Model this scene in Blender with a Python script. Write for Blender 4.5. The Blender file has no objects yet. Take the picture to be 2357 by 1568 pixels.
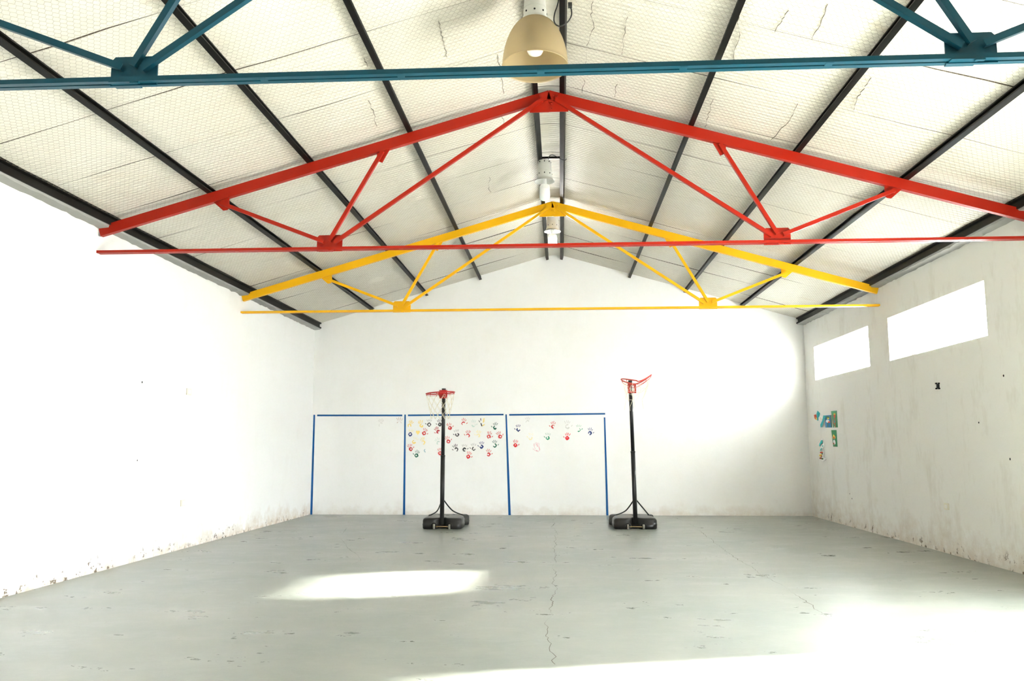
import bpy, math, random
from mathutils import Vector, Matrix, noise
R_ = random.Random(7)
scene = bpy.context.scene
COL = scene.collection

# ------------------------------------------------------------------ camera
F_PX, YAW, PITCH, ROLL = 1933.6, 0.0572, 0.1257, -0.0018
CAM = Vector((0.0992, 0.0, 1.4268))
fwd = Vector((-math.sin(YAW)*math.cos(PITCH), math.cos(YAW)*math.cos(PITCH), math.sin(PITCH)))
rt = Vector((math.cos(YAW), math.sin(YAW), 0)); up = rt.cross(fwd)
crt = rt*math.cos(ROLL)+up*math.sin(ROLL); cup = up*math.cos(ROLL)-rt*math.sin(ROLL)
cd = bpy.data.cameras.new('camera'); cam = bpy.data.objects.new('camera', cd); COL.objects.link(cam)
m = Matrix((crt, cup, -fwd)).transposed().to_4x4(); m.translation = CAM
cam.matrix_world = m
cd.sensor_fit = 'HORIZONTAL'; cd.sensor_width = 36.0; cd.lens = F_PX/2357*36; cd.clip_start = .05; cd.clip_end = 300
scene.camera = cam
scene.cycles.use_light_tree = False

# ------------------------------------------------------------------ light
w = bpy.data.worlds.new('sky'); scene.world = w; w.use_nodes = True
bg = w.node_tree.nodes['Background']
bg.inputs[0].default_value = (.90, .95, 1.0, 1); bg.inputs[1].default_value = 18.0
sd = bpy.data.lights.new('sun', 'SUN'); sd.energy = 42; sd.angle = math.radians(3.4); sd.color = (1, .975, .94)
sun = bpy.data.objects.new('sun', sd); COL.objects.link(sun)
SUN_DIR = Vector((-1, -.29, -.43)).normalized()
sun.rotation_euler = SUN_DIR.to_track_quat('-Z', 'Y').to_euler()
sun.location = (20, 10, 10)
vs = scene.view_settings
vs.view_transform = 'Standard'; vs.look = 'None'; vs.gamma = 1; vs.use_curve_mapping = False; vs.exposure = 2.0

# ------------------------------------------------------------------ dimensions
W = 5.25; D = 17.928; YF = -1.6; TH = .45
Y_Y, Y_R, Y_B = 13.70, 9.278, 4.826          # trusses
RZ, SL = 5.603, .289                          # roof underside  z = RZ - SL*|x|
def roof(x): return RZ - SL*max(abs(x), .17)

# pixel of the photograph -> point on a known plane of the room
def ray(x, y): return fwd + crt*((x-1178.5)/F_PX) - cup*((y-784)/F_PX)
def on_y(x, y, Y): d = ray(x, y); return CAM + d*(Y/d.y)
def on_x(x, y, X): d = ray(x, y); return CAM + d*((X-CAM.x)/d.x)
def on_z(x, y, Z): d = ray(x, y); return CAM + d*((Z-CAM.z)/d.z)
def on_roof(x, y):
    s = -1 if x < 1275 else 1
    n = Vector((SL*s, 0, 1)); d = ray(x, y)
    return CAM + d*((RZ - CAM.dot(n))/d.dot(n))

# ------------------------------------------------------------------ materials
def mat(name, col, rough=.5, metal=0.0, **k):
    m = bpy.data.materials.new(name); m.use_nodes = True
    b = m.node_tree.nodes['Principled BSDF']
    b.inputs['Base Color'].default_value = (*col, 1); b.inputs['Roughness'].default_value = rough
    b.inputs['Metallic'].default_value = metal
    for a, v in k.items(): b.inputs[a].default_value = v
    return m
class NT:
    def __init__(s, m): s.m = m; s.t = m.node_tree; s.b = s.t.nodes['Principled BSDF']
    def n(s, typ, **k):
        x = s.t.nodes.new(typ)
        for a, v in k.items():
            if a in x.inputs.keys(): x.inputs[a].default_value = v
            else: setattr(x, a, v)
        return x
    def l(s, a, b): s.t.links.new(a, b)
    def coord(s): return s.n('ShaderNodeNewGeometry').outputs['Position']
    def noise(s, co, scale, detail=4, rough=.6, stretch=None):
        if stretch:
            mp = s.n('ShaderNodeMapping'); mp.inputs['Scale'].default_value = stretch; s.l(co, mp.inputs[0]); co = mp.outputs[0]
        x = s.n('ShaderNodeTexNoise', Scale=scale, Detail=detail, Roughness=rough); s.l(co, x.inputs['Vector']); return x.outputs['Fac']
    def ramp(s, v, a, b, ca=0.0, cb=1.0):
        r = s.n('ShaderNodeMapRange'); r.clamp = True
        r.inputs['From Min'].default_value = a; r.inputs['From Max'].default_value = b
        r.inputs['To Min'].default_value = ca; r.inputs['To Max'].default_value = cb
        s.l(v, r.inputs['Value']); return r.outputs[0]
    def math(s, op, a, b):
        x = s.n('ShaderNodeMath', operation=op)
        for i, v in enumerate((a, b)):
            if isinstance(v, (int, float)): x.inputs[i].default_value = v
            else: s.l(v, x.inputs[i])
        return x.outputs[0]
    def mix(s, f, a, b):
        x = s.n('ShaderNodeMix', data_type='RGBA')
        s.l(f, x.inputs[0])
        for i, v in ((6, a), (7, b)):
            if isinstance(v, tuple): x.inputs[i].default_value = (*v, 1)
            else: s.l(v, x.inputs[i])
        return x.outputs[2]
    def bump(s, h, strength, dist=.01):
        x = s.n('ShaderNodeBump', Strength=strength, Distance=dist); s.l(h, x.inputs['Height']); s.l(x.outputs[0], s.b.inputs['Normal'])
    def color(s, c): s.l(c, s.b.inputs['Base Color'])

def wall_mat(name, base, dirt_h, dirt_amt, chips, streak=1.0):
    m = mat(name, base, .75); t = NT(m); co = t.coord()
    z = t.n('ShaderNodeSeparateXYZ'); t.l(co, z.inputs[0]); z = z.outputs['Z']
    blot = t.noise(co, .9, 5, .62)
    c = t.mix(t.ramp(blot, .5, .8, 0, .2+.15*streak), base, (.80, .76, .67))
    st = t.noise(co, 2.6, 4, .72, (1, 1, .42))
    c = t.mix(t.ramp(st, .52, .78, 0, .42*streak), c, (.53, .48, .38))
    # splash dirt rising unevenly from the floor
    n2 = t.noise(co, 2.2, 5, .65)
    lim = t.ramp(n2, .3, .75, 0, dirt_h)
    f = t.math('SUBTRACT', 1.0, t.math('DIVIDE', z, t.math('ADD', lim, .05)))
    f = t.math('MULTIPLY', t.ramp(f, 0, 1, 0, dirt_amt), t.ramp(t.noise(co, 7, 4, .7), .3, .62, .15, 1))
    c = t.mix(f, c, (.50, .38, .24))
    if chips:
        k = t.math('MULTIPLY', t.ramp(t.noise(co, 9, 5, .7), .57, .60), t.ramp(t.math('ADD', z, t.ramp(t.noise(co, 1.3, 2), .35, .65, .12, -.08)), .17, .05))
        c = t.mix(k, c, (.16, .12, .08))
    t.color(c); t.bump(t.noise(co, 30, 2, .6), .12, .01)
    return m
M = {}
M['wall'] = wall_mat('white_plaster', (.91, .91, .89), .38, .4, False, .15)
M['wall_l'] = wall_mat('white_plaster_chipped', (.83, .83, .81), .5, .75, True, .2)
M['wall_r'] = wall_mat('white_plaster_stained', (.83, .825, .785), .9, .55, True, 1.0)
def floor_mat():
    m = mat('grey_concrete', (.4, .41, .37), .42); t = NT(m); co = t.coord()
    a = t.noise(co, .5, 5, .68); b = t.noise(co, 1.7, 6, .74, (.7, 1.3, 1)); c3 = t.noise(co, 13, 3, .55)
    c = t.mix(t.ramp(a, .3, .7), (.165, .19, .158), (.275, .28, .238))
    c = t.mix(t.ramp(b, .5, .75, 0, .45), c, (.42, .42, .38))
    c = t.mix(t.ramp(b, .46, .2, 0, .22), c, (.15, .165, .145))
    c = t.mix(t.ramp(c3, .70, .82, 0, .3), c, (.16, .15, .13))
    t.color(c)
    t.l(t.ramp(b, .3, .7, .24, .42), t.b.inputs['Roughness'])
    t.bump(t.noise(co, 22, 2, .6), .05, .01); t.b.inputs['IOR'].default_value = 1.62
    return m
M['floor'] = floor_mat()
def panel_mat():
    m = mat('aged_insulation_foil', (.74, .69, .55), .5); t = NT(m); co = t.coord()
    c = t.mix(t.ramp(t.noise(co, .8, 5, .6), .3, .75), (.76, .735, .66), (.70, .66, .555))
    c = t.mix(t.ramp(t.noise(co, 2.5, 5, .7, (.5, 1, .5)), .60, .82, 0, .55), c, (.55, .42, .26))
    c = t.mix(t.ramp(t.noise(co, 14, 4, .7), .70, .76, 0, .4), c, (.4, .33, .24))
    t.color(c)
    t.l(t.ramp(t.noise(co, .6, 3), .35, .65, .0, .16), t.b.inputs['Metallic'])
    wv = t.n('ShaderNodeTexWave', bands_direction='Y', Scale=4.6, Distortion=1.6, Detail=1); t.l(co, wv.inputs['Vector'])
    h = t.math('ADD', t.math('MULTIPLY', wv.outputs['Fac'], 1.3), t.noise(co, 18, 2, .6))
    t.b.inputs['Roughness'].default_value = .42; t.b.inputs['Specular IOR Level'].default_value = .35
    t.bump(h, .35, .02)
    return m
M['panel'] = panel_mat()
def paint(name, col, wear, rough=.42, spec=.28):
    m = mat(name, col, rough); t = NT(m); co = t.coord()
    c = t.mix(t.ramp(t.noise(co, 3, 4, .6), .3, .7, 0, .3), col, tuple(min(1, v*.7) for v in col))
    c = t.mix(t.ramp(t.noise(co, 22, 4, .7), .72, .76, 0, .8), c, wear)
    t.color(c); t.bump(t.noise(co, 60, 1), .05, .005); t.b.inputs['Specular IOR Level'].default_value = spec; return m
M['red'] = paint('red_gloss_paint', (.35, .010, .001), (.16, .05, .02))
M['yellow'] = paint('yellow_gloss_paint', (.84, .44, .004), (.35, .2, .03))
M['blue'] = paint('teal_blue_gloss_paint', (.0, .055, .088), (.4, .45, .4))
M['black'] = paint('black_steel_paint', (.0018, .0018, .0016), (.012, .009, .006), .45, .14)
M['eave'] = paint('dark_grey_steel', (.005, .0045, .004), (.02, .018, .014), .5, .16)
M['wire'] = mat('galvanised_wire', (.30, .265, .19), .6, .2)
M['sheet'] = mat('roof_sheet', (.10, .085, .065), .7)
M['plastic'] = paint('black_moulded_plastic', (.014, .014, .013), (.06, .06, .055), .32)
M['pale_top'] = paint('dust_and_sheen_plastic', (.13, .125, .11), (.2, .19, .17), .45)  # black plastic lightened for dust and for reflected wall light
M['pole'] = paint('black_pole_enamel', (.018, .018, .017), (.1, .1, .09), .3)
M['pole_top'] = paint('black_pole_worn', (.012, .012, .012), (.2, .19, .17), .3)
M['rim'] = paint('red_rim_paint', (.45, .01, .008), (.25, .06, .04), .35)
M['rim_faded'] = paint('faded_red_rim_paint', (.55, .06, .04), (.75, .5, .4), .5)
M['net'] = mat('off_white_cord', (.72, .66, .5), .9)
M['axle'] = mat('brassy_steel', (.5, .36, .17), .4, .7)
M['tyre'] = mat('grey_rubber', (.22, .21, .17), .7)
M['bluestripe'] = paint('blue_stripe_paint', (.0, .085, .29), (.0, .11, .36), .6)
M['lamp_body'] = mat('white_enamel', (.56, .56, .52), .4)
M['hole'] = mat('dark_hole', (.01, .01, .01), .9)
M['dark_plastic'] = mat('dark_plastic', (.02, .02, .02), .5)
M['bulb'] = mat('opal_bulb', (.9, .9, .88), .25, **{'Subsurface Weight': .3})
M['bulb_fins'] = mat('white_plastic_fins', (.8, .8, .78), .45)
M['lit'] = mat('lit_bulb', (1, 1, 1), .4, **{'Emission Color': (1, .98, .94, 1), 'Emission Strength': 42.0})
M['lit'].cycles.emission_sampling = 'FRONT'
M['alu'] = mat('weathered_aluminium', (.42, .38, .34), .5)
M['outlet'] = mat('cream_plastic', (.82, .77, .63), .5)
M['outlet_w'] = mat('white_plastic', (.85, .83, .78), .45)
M['ground'] = mat('pale_ground', (.42, .40, .36), .9)
M['mortar'] = mat('grey_mortar', (.30, .30, .28), .9)
M['crack'] = mat('crack', (.12, .105, .08), .9)
M['joint'] = mat('joint_gap_shade', (.055, .04, .025), .9)  # shade of the panel gaps as a dark colour
M['slot'] = mat('shadowed_slot', (.02, .02, .02), .9)
def dome_mat():
    m = bpy.data.materials.new('amber_prismatic_acrylic'); m.use_nodes = True
    t = m.node_tree; t.nodes.clear()
    o = t.nodes.new('ShaderNodeOutputMaterial'); a = t.nodes.new('ShaderNodeBsdfTranslucent'); b = t.nodes.new('ShaderNodeBsdfPrincipled')
    mx = t.nodes.new('ShaderNodeMixShader'); mx.inputs[0].default_value = .5
    a.inputs[0].default_value = (.76, .66, .46, 1); b.inputs['Base Color'].default_value = (.50, .41, .25, 1); b.inputs['Roughness'].default_value = .25
    g = t.nodes.new('ShaderNodeNewGeometry'); wv = t.nodes.new('ShaderNodeTexNoise'); wv.inputs['Scale'].default_value = 160
    bp = t.nodes.new('ShaderNodeBump'); bp.inputs['Strength'].default_value = .15
    t.links.new(g.outputs['Position'], wv.inputs['Vector']); t.links.new(wv.outputs['Fac'], bp.inputs['Height']); t.links.new(bp.outputs[0], b.inputs['Normal'])
    t.links.new(a.outputs[0], mx.inputs[1]); t.links.new(b.outputs[0], mx.inputs[2]); t.links.new(mx.outputs[0], o.inputs[0])
    return m
M['dome'] = dome_mat()
def frosted():
    m = bpy.data.materials.new('frosted_glass'); m.use_nodes = True
    t = m.node_tree; t.nodes.clear()
    o = t.nodes.new('ShaderNodeOutputMaterial'); a = t.nodes.new('ShaderNodeBsdfTranslucent'); b = t.nodes.new('ShaderNodeBsdfPrincipled')
    mx = t.nodes.new('ShaderNodeMixShader'); mx.inputs[0].default_value = .2
    a.inputs[0].default_value = (.93, .95, .96, 1); b.inputs['Base Color'].default_value = (.85, .88, .9, 1); b.inputs['Roughness'].default_value = .2
    n = t.nodes.new('ShaderNodeTexNoise'); n.inputs['Scale'].default_value = 60
    bp = t.nodes.new('ShaderNodeBump'); bp.inputs['Strength'].default_value = .1
    t.links.new(n.outputs['Fac'], bp.inputs['Height']); t.links.new(bp.outputs[0], b.inputs['Normal'])
    t.links.new(a.outputs[0], mx.inputs[1]); t.links.new(b.outputs[0], mx.inputs[2]); t.links.new(mx.outputs[0], o.inputs[0])
    return m
M['frosted'] = frosted()
HC = {'red': (.66, .05, .05), 'scarlet': (.75, .01, .02), 'dred': (.48, .02, .03), 'yellow': (.93, .72, .22), 'pale': (.92, .82, .48), 'black': (.045, .045, .05),
      'navy': (.01, .03, .17), 'green': (.005, .13, .075), 'lgreen': (.02, .32, .17), 'faintg': (.62, .74, .68), 'grey': (.70, .69, .66), 'teal': (.35, .52, .58), 'pink': (.85, .42, .50), 'brown': (.66, .54, .47)}
for k, v in HC.items(): M['h_'+k] = mat('paint_'+k, v, .7)
for k, v in {'p_green': (.03, .24, .10), 'p_blue': (.02, .20, .42), 'p_teal': (.01, .38, .42), 'p_white': (.92, .92, .89), 'p_yellow': (.9, .66, .08), 'p_red': (.62, .06, .02), 'p_brown': (.35, .10, .04), 'p_skin': (.8, .72, .6), 'p_dgreen': (.04, .16, .06)}.items():
    M[k] = mat('paper_'+k[2:], v, .75)

# ------------------------------------------------------------------ mesh helpers
class MB:
    def __init__(s): s.v = []; s.f = []; s.sm = set()
    def quad(s, *p):
        i = len(s.v); s.v += [tuple(q) for q in p]; s.f.append(tuple(range(i, i+len(p)))); return s
    def box(s, a, b):
        x0, y0, z0 = a; x1, y1, z1 = b; i = len(s.v)
        s.v += [(x0,y0,z0),(x1,y0,z0),(x1,y1,z0),(x0,y1,z0),(x0,y0,z1),(x1,y0,z1),(x1,y1,z1),(x0,y1,z1)]
        s.f += [tuple(i+k for k in q) for q in ((0,3,2,1),(4,5,6,7),(0,1,5,4),(1,2,6,5),(2,3,7,6),(3,0,4,7))]; return s
    def sweep(s, prof, p0, p1, side, upv):
        """closed 2D profile (a along side, b along upv) from p0 to p1"""
        p0, p1, side, upv = Vector(p0), Vector(p1), Vector(side), Vector(upv); n = len(prof); i = len(s.v)
        for p in (p0, p1): s.v += [tuple(p + side*a + upv*b) for a, b in prof]
        s.f += [(i+k, i+(k+1) % n, i+n+(k+1) % n, i+n+k) for k in range(n)]
        s.f += [tuple(i+k for k in reversed(range(n))), tuple(i+n+k for k in range(n))]; return s
    def tube(s, pts, r, n=6, closed=False):
        pts = [Vector(p) for p in pts]; i = len(s.v); m_ = len(pts); u = None
        for k, p in enumerate(pts):
            a = pts[(k+1) % m_] if (closed or k < m_-1) else p
            b = pts[k-1] if (closed or k > 0) else p
            t = (a-b).normalized()
            if u is None: u = t.orthogonal().normalized()
            u = (u - t*u.dot(t)); u = u.normalized() if u.length > 1e-6 else t.orthogonal().normalized()
            v = t.cross(u); rr = r[k] if isinstance(r, (list, tuple)) else r
            s.v += [tuple(p + (u*math.cos(2*math.pi*j/n) + v*math.sin(2*math.pi*j/n))*rr) for j in range(n)]
        for k in range(m_ if closed else m_-1):
            k2 = (k+1) % m_
            for j in range(n):
                s.sm.add(len(s.f)); s.f.append((i+k*n+j, i+k*n+(j+1) % n, i+k2*n+(j+1) % n, i+k2*n+j))
        if not closed: s.f += [tuple(i+j for j in reversed(range(n))), tuple(i+(m_-1)*n+j for j in range(n))]
        return s
    def lathe(s, prof, c, n=32, ax=None, close_ends=False):
        """prof: (radius, height) list around z through c"""
        i = len(s.v); c = Vector(c)
        for r, h in prof:
            for j in range(n):
                a = 2*math.pi*j/n; q = Vector((r*math.cos(a), r*math.sin(a), h))
                if ax is not None: q = ax @ q
                s.v.append(tuple(c+q))
        for k in range(len(prof)-1):
            for j in range(n):
                s.sm.add(len(s.f)); s.f.append((i+k*n+j, i+k*n+(j+1) % n, i+(k+1)*n+(j+1) % n, i+(k+1)*n+j))
        if close_ends:
            s.f += [tuple(i+j for j in reversed(range(n))), tuple(i+(len(prof)-1)*n+j for j in range(n))]
        return s
    def build(s, name, material, parent=None, smooth=True, bevel=0.0):
        me = bpy.data.meshes.new(name); me.from_pydata(s.v, [], s.f); me.update()
        if smooth and s.sm:
            for k in s.sm: me.polygons[k].use_smooth = True
        me.materials.append(M[material] if isinstance(material, str) else material)
        o = bpy.data.objects.new(name, me); COL.objects.link(o)
        if parent: o.parent = parent; o.matrix_parent_inverse.identity(); 
        if bevel:
            b = o.modifiers.new('bevel', 'BEVEL'); b.width = bevel; b.segments = 2; b.limit_method = 'ANGLE'
        return o
def thing(name, label, cat, loc=(0, 0, 0), group=None):
    o = bpy.data.objects.new(name, None); o.empty_display_size = .1; COL.objects.link(o); o.location = loc
    return tag(o, label, cat, group)
def tag(o, label, cat, group=None):
    o['label'] = label; o['category'] = cat
    if group: o['group'] = group
    return o
def struct(o, label=None):
    o['kind'] = 'structure'
    if label: o['label'] = label
    return o
def origin(o, p):
    """move a mesh object's origin to p"""
    p = Vector(p); o.data.transform(Matrix.Translation(-p)); o.location = p; return o

# ------------------------------------------------------------------ room shell
b = MB(); b.box((-W-.4, YF-.4, -.25), (W+TH, D+.4, 0)); floor = struct(b.build('floor', 'floor'), 'grey worn concrete floor slab with cracks')
ground = MB().box((W+TH, -60, -.3), (80, 80, -.06)).build('ground', 'ground'); struct(ground, 'pale bare ground outside the hall')
b = MB(); b.box((-W-.4, YF-.4, 0), (-W, D+.4, 4.03)); wl = struct(b.build('wall_left', 'wall_l'), 'white plastered side wall with peeling paint at its foot')
# right wall with two windows and a door
WIN = [(14.24, 17.27), (10.35, 13.39)]; WZ0, WZ1 = 2.746, 3.422; DY0, DY1, DZ = 4.3, 7.2, 2.75
b = MB(); x0, x1 = W, W+TH
b.box((x0, YF-.4, 0), (x1, DY0, 4.03)); b.box((x0, DY0, DZ), (x1, DY1, 4.03))
b.box((x0, DY1, 0), (x1, D+.4, WZ0)); b.box((x0, DY1, WZ1), (x1, D+.4, 4.03))
b.box((x0, DY1, WZ0), (x1, WIN[1][0], WZ1)); b.box((x0, WIN[1][1], WZ0), (x1, WIN[0][0], WZ1)); b.box((x0, WIN[0][1], WZ0), (x1, D+.4, WZ1))
wr = struct(b.build('wall_right', 'wall_r'), 'stained white plastered side wall with high windows')
# gables
def gable(name, y0, y1, material):
    b = MB(); pr = [(-W-.4, 0), (W+TH, 0), (W+TH, roof(W+TH)+.03), (.17, roof(0)+.03), (-.17, roof(0)+.03), (-W-.4, roof(W+.4)+.03)]
    n = len(pr); b.v = [(x, y0, z) for x, z in pr]+[(x, y1, z) for x, z in pr]
    b.f = [tuple(range(n)), tuple(reversed(range(n, 2*n)))]+[(k, n+k, n+(k+1) % n, (k+1) % n) for k in range(n)]
    return b.build(name, material)
wb = struct(gable('wall_back', D, D+.3, 'wall'), 'white gable end wall with painted handprints')
wf = struct(gable('wall_front', YF-.3, YF, 'wall'), 'white gable wall behind the viewer')

# ceiling: dark roof sheet above, insulation panels below it
b = MB(); zt = .075
for s in (-1, 1):
    b.quad((s*.0, YF-.5, RZ+zt), (s*.0, D+.5, RZ+zt), (s*(W+.7), D+.5, RZ-SL*(W+.7)+zt), (s*(W+.7), YF-.5, RZ-SL*(W+.7)+zt))
    b.quad((s*.0, YF-.5, RZ+zt+.02), (s*.0, D+.5, RZ+zt+.02), (s*(W+.7), D+.5, RZ-SL*(W+.7)+zt+.02), (s*(W+.7), YF-.5, RZ-SL*(W+.7)+zt+.02))
ceiling = struct(b.build('ceiling', 'sheet'), 'pitched roof lined with cream insulation panels under chicken wire')
JY = [YF, -.62, .5, 1.6, 2.7, 3.8, 4.86, 5.94, 7.05, 8.19, 9.26, 10.40, 11.46, 12.6, 13.7, 15.08, 16.1, 17.05, D]
def edge(k, x, s):
    if k == 0 or k == len(JY)-1: return JY[k], .0
    y = JY[k] + .035*noise.noise((x*.55, k*3.7, s*5.1)) + .012*noise.noise((x*2.2, k*1.7, s*2.))
    far = 1+max(0, (JY[k]-11.5)/2.2)
    g = .003 + .012*far*max(0, noise.noise((x*.8+9, k*5.3, s*3.3))+.22)
    return y, g
def sag(x, y, t):
    px = [.17, 1.63, 2.8, 3.97, 5.1]; e = 0
    for a, c in zip(px, px[1:]):
        if a <= abs(x) <= c: e = math.sin(math.pi*(abs(x)-a)/(c-a))
    return .004*math.sin(math.pi*t) + .010*e*(.6+noise.noise((x*.4, y*.4, 2))) + .006*noise.noise((x*1.5, y*1.5, 5))
for s in (-1, 1):
    for k in range(len(JY)-1):
        b = MB(); nx, ny = 26, 6
        for i in range(nx+1):
            x = .15 + (W+.1-.15)*i/nx
            (ya, ga), (yb, gb) = edge(k, x, s), edge(k+1, x, s); ya += ga; yb -= gb
            row = [(s*x, ya, RZ-SL*x+.05), (s*x, ya, RZ-SL*x-sag(s*x, ya, 0))]
            for j in range(ny+1):
                t = j/ny; y = ya+(yb-ya)*t; row.append((s*x, y, RZ-SL*x-sag(s*x, y, t)))
            row += [(s*x, yb, RZ-SL*x-sag(s*x, yb, 1)), (s*x, yb, RZ-SL*x+.05)]; b.v += row
        m_ = ny+5
        for i in range(nx):
            for j in range(m_-1):
                q = (i*m_+j, i*m_+j+1, (i+1)*m_+j+1, (i+1)*m_+j)
                if j in (1, m_-3): continue
                if 1 < j < m_-3: b.sm.add(len(b.f))
                b.f.append(q if s > 0 else q[::-1])
        b.build('insulation_panel', 'panel', ceiling)
for s in (-1, 1):                   # dark strips painted as the shade inside the open joints
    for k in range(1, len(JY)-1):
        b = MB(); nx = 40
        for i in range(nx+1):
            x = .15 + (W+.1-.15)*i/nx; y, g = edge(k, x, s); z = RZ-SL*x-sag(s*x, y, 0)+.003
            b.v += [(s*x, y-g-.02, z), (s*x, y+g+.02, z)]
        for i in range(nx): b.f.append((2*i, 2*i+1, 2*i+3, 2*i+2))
        b.build('joint_shade', 'joint', ceiling)
for k in range(len(JY)-1):          # the flat strips between the two ridge purlins
    b = MB(); n = 10
    for i in range(n+1):
        y = JY[k]+.006+(JY[k+1]-JY[k]-.012)*i/n; z = RZ-.055-.012*math.sin(math.pi*i/n)+.006*noise.noise((0, y*3, 0))
        b.v += [(-.16, y, z), (0, y, z+.012), (.16, y, z)]
    for i in range(n):
        for j in range(2): b.sm.add(len(b.f)); b.f.append((i*3+j, i*3+j+3, i*3+j+4, i*3+j+1))
    b.build('ridge_panel', 'panel', ceiling)
# chicken wire: hexagonal netting under each slope, real wires
def netting():
    CW, RP, r = .052, .046, .00085
    ux, uz = 1/math.hypot(1, SL), -SL/math.hypot(1, SL)
    L = (W-.18)*math.hypot(1, SL); ncol = int(L/CW); y0 = 4.3; nrow = int((D-.02-y0)/RP)
    vs_, fs = [], []
    def P(a, y):
        x = .18+a*ux
        return (x, y, RZ-SL*x-.020-.004*math.sin(a*1.9+y*.7))
    def seg(a0, y0_, a1, y1_):
        p, q = P(a0, y0_), P(a1, y1_); i = len(vs_)
        dx, dy = a1-a0, y1_-y0_; l = math.hypot(dx, dy); nx_, ny_ = -dy/l*r, dx/l*r
        for c in (p, q):
            vs_.append((c[0]+nx_, c[1]+ny_, c[2]+r*.6)); vs_.append((c[0]-nx_, c[1]-ny_, c[2]+r*.6)); vs_.append((c[0], c[1], c[2]-r))
        fs.extend([(i, i+3, i+5, i+2), (i+1, i+2, i+5, i+4), (i, i+1, i+4, i+3)])
    h = RP*.42
    for rw in range(nrow):
        o = (rw % 2)*.5*CW; y = y0+rw*RP
        for c in range(ncol):
            a = c*CW+o
            seg(a, y-h*.5, a, y+h*.5)
            seg(a, y+h*.5, a+CW*.5, y+RP-h*.5); seg(a, y+h*.5, a-CW*.5 if a > .01 else a, y+RP-h*.5)
    me = bpy.data.meshes.new('wire_netting'); me.from_pydata(vs_, [], fs); me.materials.append(M['wire'])
    for s in (1, -1):
        o = bpy.data.objects.new('wire_netting', me); COL.objects.link(o); o.parent = ceiling; o.scale = (s, 1, 1); o['kind'] = 'stuff'
        o['label'] = 'hexagonal chicken wire stretched under the insulation'
netting()
# tears in the panels running along the hall
TEARS = [[(1010, 40), (1016, 70), (1024, 100), (1029, 128)], [(1145, 122), (1152, 150), (1154, 175), (1160, 214)], [(1153, 258), (1158, 275), (1163, 292)],
         [(1364, 0), (1361, 30), (1366, 60), (1352, 95), (1350, 130), (1345, 165)], [(1346, 180), (1340, 210)], [(1445, 35), (1438, 70), (1431, 122)],
         [(1700, 30), (1697, 60), (1703, 80), (1690, 120), (1686, 150)], [(1904, 5), (1890, 45), (1868, 88)], [(1812, 20), (1797, 45), (1783, 70)],
         [(2003, 175), (1990, 200), (1972, 222), (1965, 250)], [(1836, 235), (1815, 275), (1775, 318)], [(1640, 225), (1630, 260), (1622, 290)], [(850, 228), (857, 250), (868, 288)],
         [(1420, 190), (1415, 220)], [(1128, 405), (1124, 430), (1130, 440)], [(840, 130), (846, 150)]]
for pts in TEARS:
    b = MB(); q = []
    for (x, y), (x2, y2) in zip(pts, pts[1:]):
        for t in range(5): q.append((x+(x2-x)*t/5+R_.uniform(-2.6, 2.6), y+(y2-y)*t/5))
    q.append(pts[-1]); q = [on_roof(*p) for p in q]
    for i, p in enumerate(q):
        hw = .0002+.0042*R_.random()**2.2; z = p.z-.020
        b.v += [(p.x-hw, p.y, z), (p.x+hw, p.y, z), (p.x, p.y, z+.008)]
    for i in range(len(q)-1): b.f += [(3*i, 3*i+1, 3*i+4, 3*i+3), (3*i+1, 3*i+2, 3*i+5, 3*i+4), (3*i+2, 3*i, 3*i+3, 3*i+5)]
    b.build('tear', 'crack', ceiling)

# windows
for n, (ya, yb) in enumerate(WIN):
    xo = W+TH-.10; fr = .045
    wroot = bpy.data.objects.new('window_%d' % (n+1), None); COL.objects.link(wroot); wroot.location = (xo, (ya+yb)/2, WZ0)
    struct(wroot, ['high sliding window in the right wall next to the far corner', 'high sliding window in the right wall nearer the viewer'][n])
    inv = Matrix.Translation(-Vector(wroot.location))
    def wp(bm_, name, material):
        o = bm_.build(name, material, wroot); o.data.transform(inv); return o
    b = MB(); b.box((xo, ya, WZ0), (xo+.06, yb, WZ0+fr)).box((xo, ya, WZ1-fr), (xo+.06, yb, WZ1)).box((xo, ya, WZ0+fr), (xo+.06, ya+fr, WZ1-fr)).box((xo, yb-fr, WZ0+fr), (xo+.06, yb, WZ1-fr))
    wp(b, 'window_frame', 'alu')
    mid = (ya+yb)/2
    halves = [(ya+fr, mid+.02), (mid-.02, yb-fr)] if n == 0 else [(mid-.02, yb-fr), (mid+.0, yb-fr-.02)]
    for q, (a, c) in enumerate(halves):
        xs = xo+.005+.026*q; st = .035
        b = MB(); b.box((xs, a, WZ0+fr), (xs+.024, c, WZ0+fr+st)).box((xs, a, WZ1-fr-st), (xs+.024, c, WZ1-fr)).box((xs, a, WZ0+fr+st), (xs+.024, a+st, WZ1-fr-st)).box((xs, c-st, WZ0+fr+st), (xs+.024, c, WZ1-fr-st))
        sash = wp(b, 'sash', 'alu')
        pane = MB().box((xs+.009, a+st, WZ0+fr+st), (xs+.015, c-st, WZ1-fr-st)).build('pane', 'frosted', sash); pane.data.transform(inv)

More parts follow.
